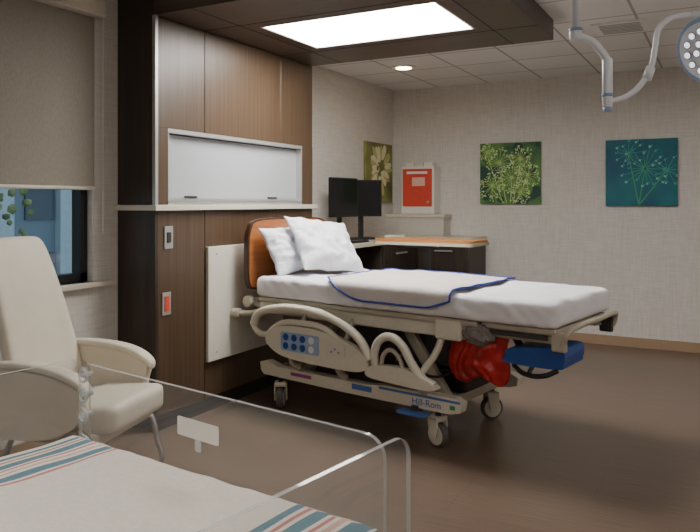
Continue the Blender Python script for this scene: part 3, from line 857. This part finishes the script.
soft_box("seat_cushion", -.24, .35, -.265, .265, .34, .49, M_vinyl, 24, 22, 6, .06, .003, 4, ch, lambda co: Vector((co.x, co.y, co.z + .05 * max(0, co.x) - .02 * (1 if co.x < 0 else 0))))
for sgn in (-1, 1):
    sp = smooth_poly([(-.27, .36), (-.32, .60), (-.30, .69), (-.15, .685), (.02, .67), (.15, .635), (.215, .58), (.20, .50), (.18, .42), (.05, .355), (-.15, .335)], 6)
    o_ = plate("arm_panel", sp, (0, sgn * .305, 0), (1, 0, 0), (0, 0, 1), (0, 1, 0), .065, M_vinyl, ch, bev=.02)
    for p_ in o_.data.polygons: p_.use_smooth = len(p_.vertices) < 6
    arc = [(-.31, .685, .030), (-.2, .695, .040), (-.05, .69, .047), (.08, .672, .050), (.17, .64, .048), (.225, .60, .042), (.245, .57, .03)]
    bm = bmesh.new(); prev = None; NR = 14
    first = None
    for (x, z, hw) in arc:
        ring = []
        for i in range(NR):
            a = 2 * PI * i / NR
            ring.append(bm.verts.new((x + .25 * .02 * math.sin(a), sgn * .305 + hw * math.copysign(abs(math.cos(a)) ** .6, math.cos(a)), z + .022 * math.copysign(abs(math.sin(a)) ** .7, math.sin(a)))))
        if prev:
            for i in range(NR): bm.faces.new((prev[i], prev[(i + 1) % NR], ring[(i + 1) % NR], ring[i]))
        else: first = ring
        prev = ring
    bm.faces.new(first); bm.faces.new(prev)
    po = finish("arm_pad", bm, M_vinyl, ch, smooth=True)
    s2 = po.modifiers.new("sub", 'SUBSURF'); s2.levels = 1; s2.render_levels = 2
    tube("sled_leg", [(.16, sgn * .27, .38), (.24, sgn * .27, .32), (.285, sgn * .27, .18), (.31, sgn * .27, .05), (.27, sgn * .27, .016), (.0, sgn * .27, .016), (-.25, sgn * .27, .016), (-.30, sgn * .27, .06), (-.27, sgn * .27, .2), (-.2, sgn * .27, .36)], .015, M_chrome, ch)
cyl("leg_crossbar", (-.1, -.27, .016), (-.1, .27, .016), .012, M_chrome, ch)
box("seat_base", -.22, .26, -.27, .27, .30, .37, M_vinyl, ch, bev=.02)

# ------------------------------------------------------------------ newborn bassinet
ang = math.atan2(.942 - 1.071, -.452 + 1.257)
bs = empty("newborn_bassinet", (-.452, .942, 0), ang)
L, W, ZR = .815, .55, 1.15
def sheet(name, a0, a1, fixed, axis, z0, z1, r=.035, th=.008):
    pts = rrect(a0, a1, z0, z1, r, n=8, corners=(0, 0, 1, 1))
    if axis == 'x':
        o_ = (0, fixed, 0); ax = (1, 0, 0); an = (0, 1, 0)
    else:
        o_ = (fixed, 0, 0); ax = (0, 1, 0); an = (1, 0, 0)
    plate(name, pts, o_, ax, (0, 0, 1), an, th, M_acryl, bs, rim=M_acryl_edge)
sheet("far_wall", -L, 0.0, 0.0, 'x', .94, ZR)
sheet("near_wall", -L, 0.0, -W, 'x', .94, ZR)
sheet("right_end_wall", -W - .02, .03, .022, 'y', .92, ZR + .004)
sheet("left_end_wall", -W - .02, .03, -L - .012, 'y', .92, ZR + .004)
box("tub_floor", -L + .006, -.006, -W + .006, -.006, .93, .945, M_white, bs, bev=.003)
soft_box("tub_mattress", -L + .03, -.02, -W + .02, -.02, .946, .995, mat("bassinet_sheet", (228, 220, 206), .9, bump=.2, bscale=60), 30, 24, 4, .02, .003, 8, bs)
M_bl = mat("blanket_cream", (230, 224, 214), .95, var=.04, scale=90, bump=.3, bscale=300)
M_bp = mat("blanket_pink", (200, 132, 126), .95, var=.08, scale=90)
M_bb = mat("blanket_blue", (100, 136, 150), .95, var=.08, scale=90)
M_bp2 = mat("blanket_peach", (212, 176, 164), .95, var=.08, scale=90)
bm = bmesh.new(); NU, NV = 200, 40
gx = [[None] * (NV + 1) for _ in range(NU + 1)]
for i in range(NU + 1):
    for j in range(NV + 1):
        x = -L + .012 + (L - .02) * i / NU; y = -W + .012 + (W - .02) * j / NV
        z = 1.002 + .024 * i / NU + noise.noise(Vector((x * 7, y * 7, 1))) * .006 + noise.noise(Vector((x * 20, y * 14, 4))) * .002
        ed = min(i, NU - i, j * 2, (NV - j) * 2)
        if ed < 4: z -= (4 - ed) * .003
        gx[i][j] = bm.verts.new((x, y, z))
stripes = [(.0, .014, 2), (.022, .03, 1), (.038, .062, 2), (.07, .078, 1), (.088, .098, 3), (.108, .132, 2), (.14, .15, 1)]
for i in range(NU):
    for j in range(NV):
        f = bm.faces.new((gx[i][j], gx[i + 1][j], gx[i + 1][j + 1], gx[i][j + 1]))
        d_ = (i + .5) / NU * (L - .02)
        for q_ in (d_ - .03, d_ - .66):
            for a, b_, mi in stripes:
                if a <= q_ < b_: f.material_index = mi
finish("striped_blanket", bm, [M_bl, M_bp, M_bb, M_bp2], bs, smooth=True)
plate("name_card", rrect(-.475, -.36, 1.062, 1.097, .004), (0, -.0055, 0), (1, 0, 0), (0, 0, 1), (0, 1, 0), .001, M_white, bs)
plate("name_card_tab", rrect(-.425, -.408, 1.04, 1.062, .004), (0, -.0055, 0), (1, 0, 0), (0, 0, 1), (0, 1, 0), .001, M_acryl_edge, bs)
for zz in (1.128, 1.085, 1.042):
    tube("clamp_ring", [(-.785 + .014 * math.cos(a * PI / 6), -.012, zz + .014 * math.sin(a * PI / 6)) for a in range(12)], .003, M_acryl_edge, bs, cyclic=True)
    cyl("clamp_stud", (-.785, -.016, zz), (-.785, .01, zz), .005, M_acryl_edge, bs, n=14)
box("cart_tray", -L + .05, -.05, -W + .05, -.05, .89, .93, M_panel, bs, bev=.01)
box("cart_cabinet", -L + .14, -.14, -W + .10, -.10, .22, .89, M_brown, bs, bev=.008)
box("cart_drawer", -L + .16, -.16, -W + .09, -W + .10, .60, .85, M_wood, bs, bev=.003)
box("cart_door", -L + .16, -.16, -W + .09, -W + .10, .26, .58, M_wood, bs, bev=.003)
for (a, b_) in ((-L + .16, -W + .12), (-.16, -W + .12), (-L + .16, -.12), (-.16, -.12)):
    cyl("cart_caster_stem", (a, b_, .08), (a, b_, .23), .012, M_dgrey, bs, n=12)
    cyl("cart_caster", (a, b_ - .014, .045), (a, b_ + .014, .045), .045, M_rubber, bs, n=24)
    box("cart_caster_fork", a - .02, a + .02, b_ - .02, b_ + .02, .08, .11, M_dgrey, bs)

# ------------------------------------------------------------------ exam light on ceiling arm
ex = empty("surgical_exam_light", (-.62, 3.305, 0))
O = Vector((-.62, 3.305, 0))
def q3(x, y, z): return (x - O.x, y - O.y, z)
cyl("ceiling_plate", q3(-.62, 3.305, 2.84), q3(-.62, 3.305, ZC - .001), .11, M_armw, ex)
cyl("down_tube", q3(-.62, 3.305, 2.27), q3(-.62, 3.305, 2.85), .015, M_armw, ex)
cyl("joint_1", q3(-.62, 3.305, 2.245), q3(-.62, 3.305, 2.29), .028, M_armw, ex, bev=.006)
cyl("joint_ring", q3(-.62, 3.305, 2.285), q3(-.62, 3.305, 2.297), .030, M_armb, ex)
tube("arm_1", [q3(-.61, 3.31, 2.262), q3(-.56, 3.335, 2.242), q3(-.515, 3.36, 2.19), q3(-.493, 3.373, 2.15)], .018, M_armw, ex)
cyl("vertical_joint", q3(-.493, 3.373, 1.935), q3(-.493, 3.373, 2.16), .023, M_armw, ex, bev=.008)
cyl("joint_band", q3(-.493, 3.373, 1.985), q3(-.493, 3.373, 2.0), .025, M_armb, ex)
cyl("joint_cap", q3(-.493, 3.373, 1.915), q3(-.493, 3.373, 1.94), .019, M_armb, ex)
tube("yoke_arm", [q3(-.475, 3.383, 1.965), q3(-.42, 3.41, 1.985), q3(-.355, 3.447, 2.045), q3(-.315, 3.47, 2.13), q3(-.30, 3.48, 2.22), q3(-.285, 3.49, 2.30), q3(-.24, 3.51, 2.345), q3(-.16, 3.55, 2.36)], .013, M_armw, ex)
cyl("yoke_knuckle", q3(-.335, 3.458, 2.065), q3(-.318, 3.468, 2.12), .021, M_armw, ex)
hc = Vector(q3(-.085, 3.60, 2.20)); hn = Vector((-.55, -.75, -.36)).normalized()
cyl("lamp_housing", hc - hn * .05, hc, .12, M_armw, ex, r2=.15, n=40)
cyl("lamp_rim", hc, hc + hn * .018, .155, M_armb, ex, n=40, bev=.004)
cyl("lamp_face", hc + hn * .018, hc + hn * .022, .135, M_armw, ex, n=40)
ux = hn.cross(Vector((0, 0, 1))).normalized(); uy = ux.cross(hn).normalized()
for R_, n_ in ((0, 1), (.045, 6), (.095, 12)):
    for i in range(n_):
        a = 2 * PI * i / n_
        pc = hc + ux * R_ * math.cos(a) + uy * R_ * math.sin(a)
        cyl("led_bezel", pc + hn * .022, pc + hn * .026, .019, M_grey, ex, n=16)
        cyl("led_lens", pc + hn * .026, pc + hn * .029, .014, M_led, ex, n=16)
tube("lamp_neck", [q3(-.16, 3.55, 2.36), q3(-.10, 3.60, 2.36), tuple(hc - hn * .045 + Vector((0, 0, .06)))], .014, M_armw, ex)

# ------------------------------------------------------------------ world + camera
wd = bpy.data.worlds.new("dusk_world"); scene.world = wd; wd.use_nodes = True
bg = wd.node_tree.nodes["Background"]
bg.inputs[0].default_value = (0.54, 0.63, 0.70, 1); bg.inputs[1].default_value = 1.3

cam = bpy.data.cameras.new("camera")
cam.sensor_width = 36; cam.lens = 36; cam.shift_y = -0.09; cam.clip_start = 0.02
co = bpy.data.objects.new("camera", cam)
co.location = (0, 0, 1.5); co.rotation_euler = (PI / 2, 0, math.radians(28.5))
scene.collection.objects.link(co); scene.camera = co
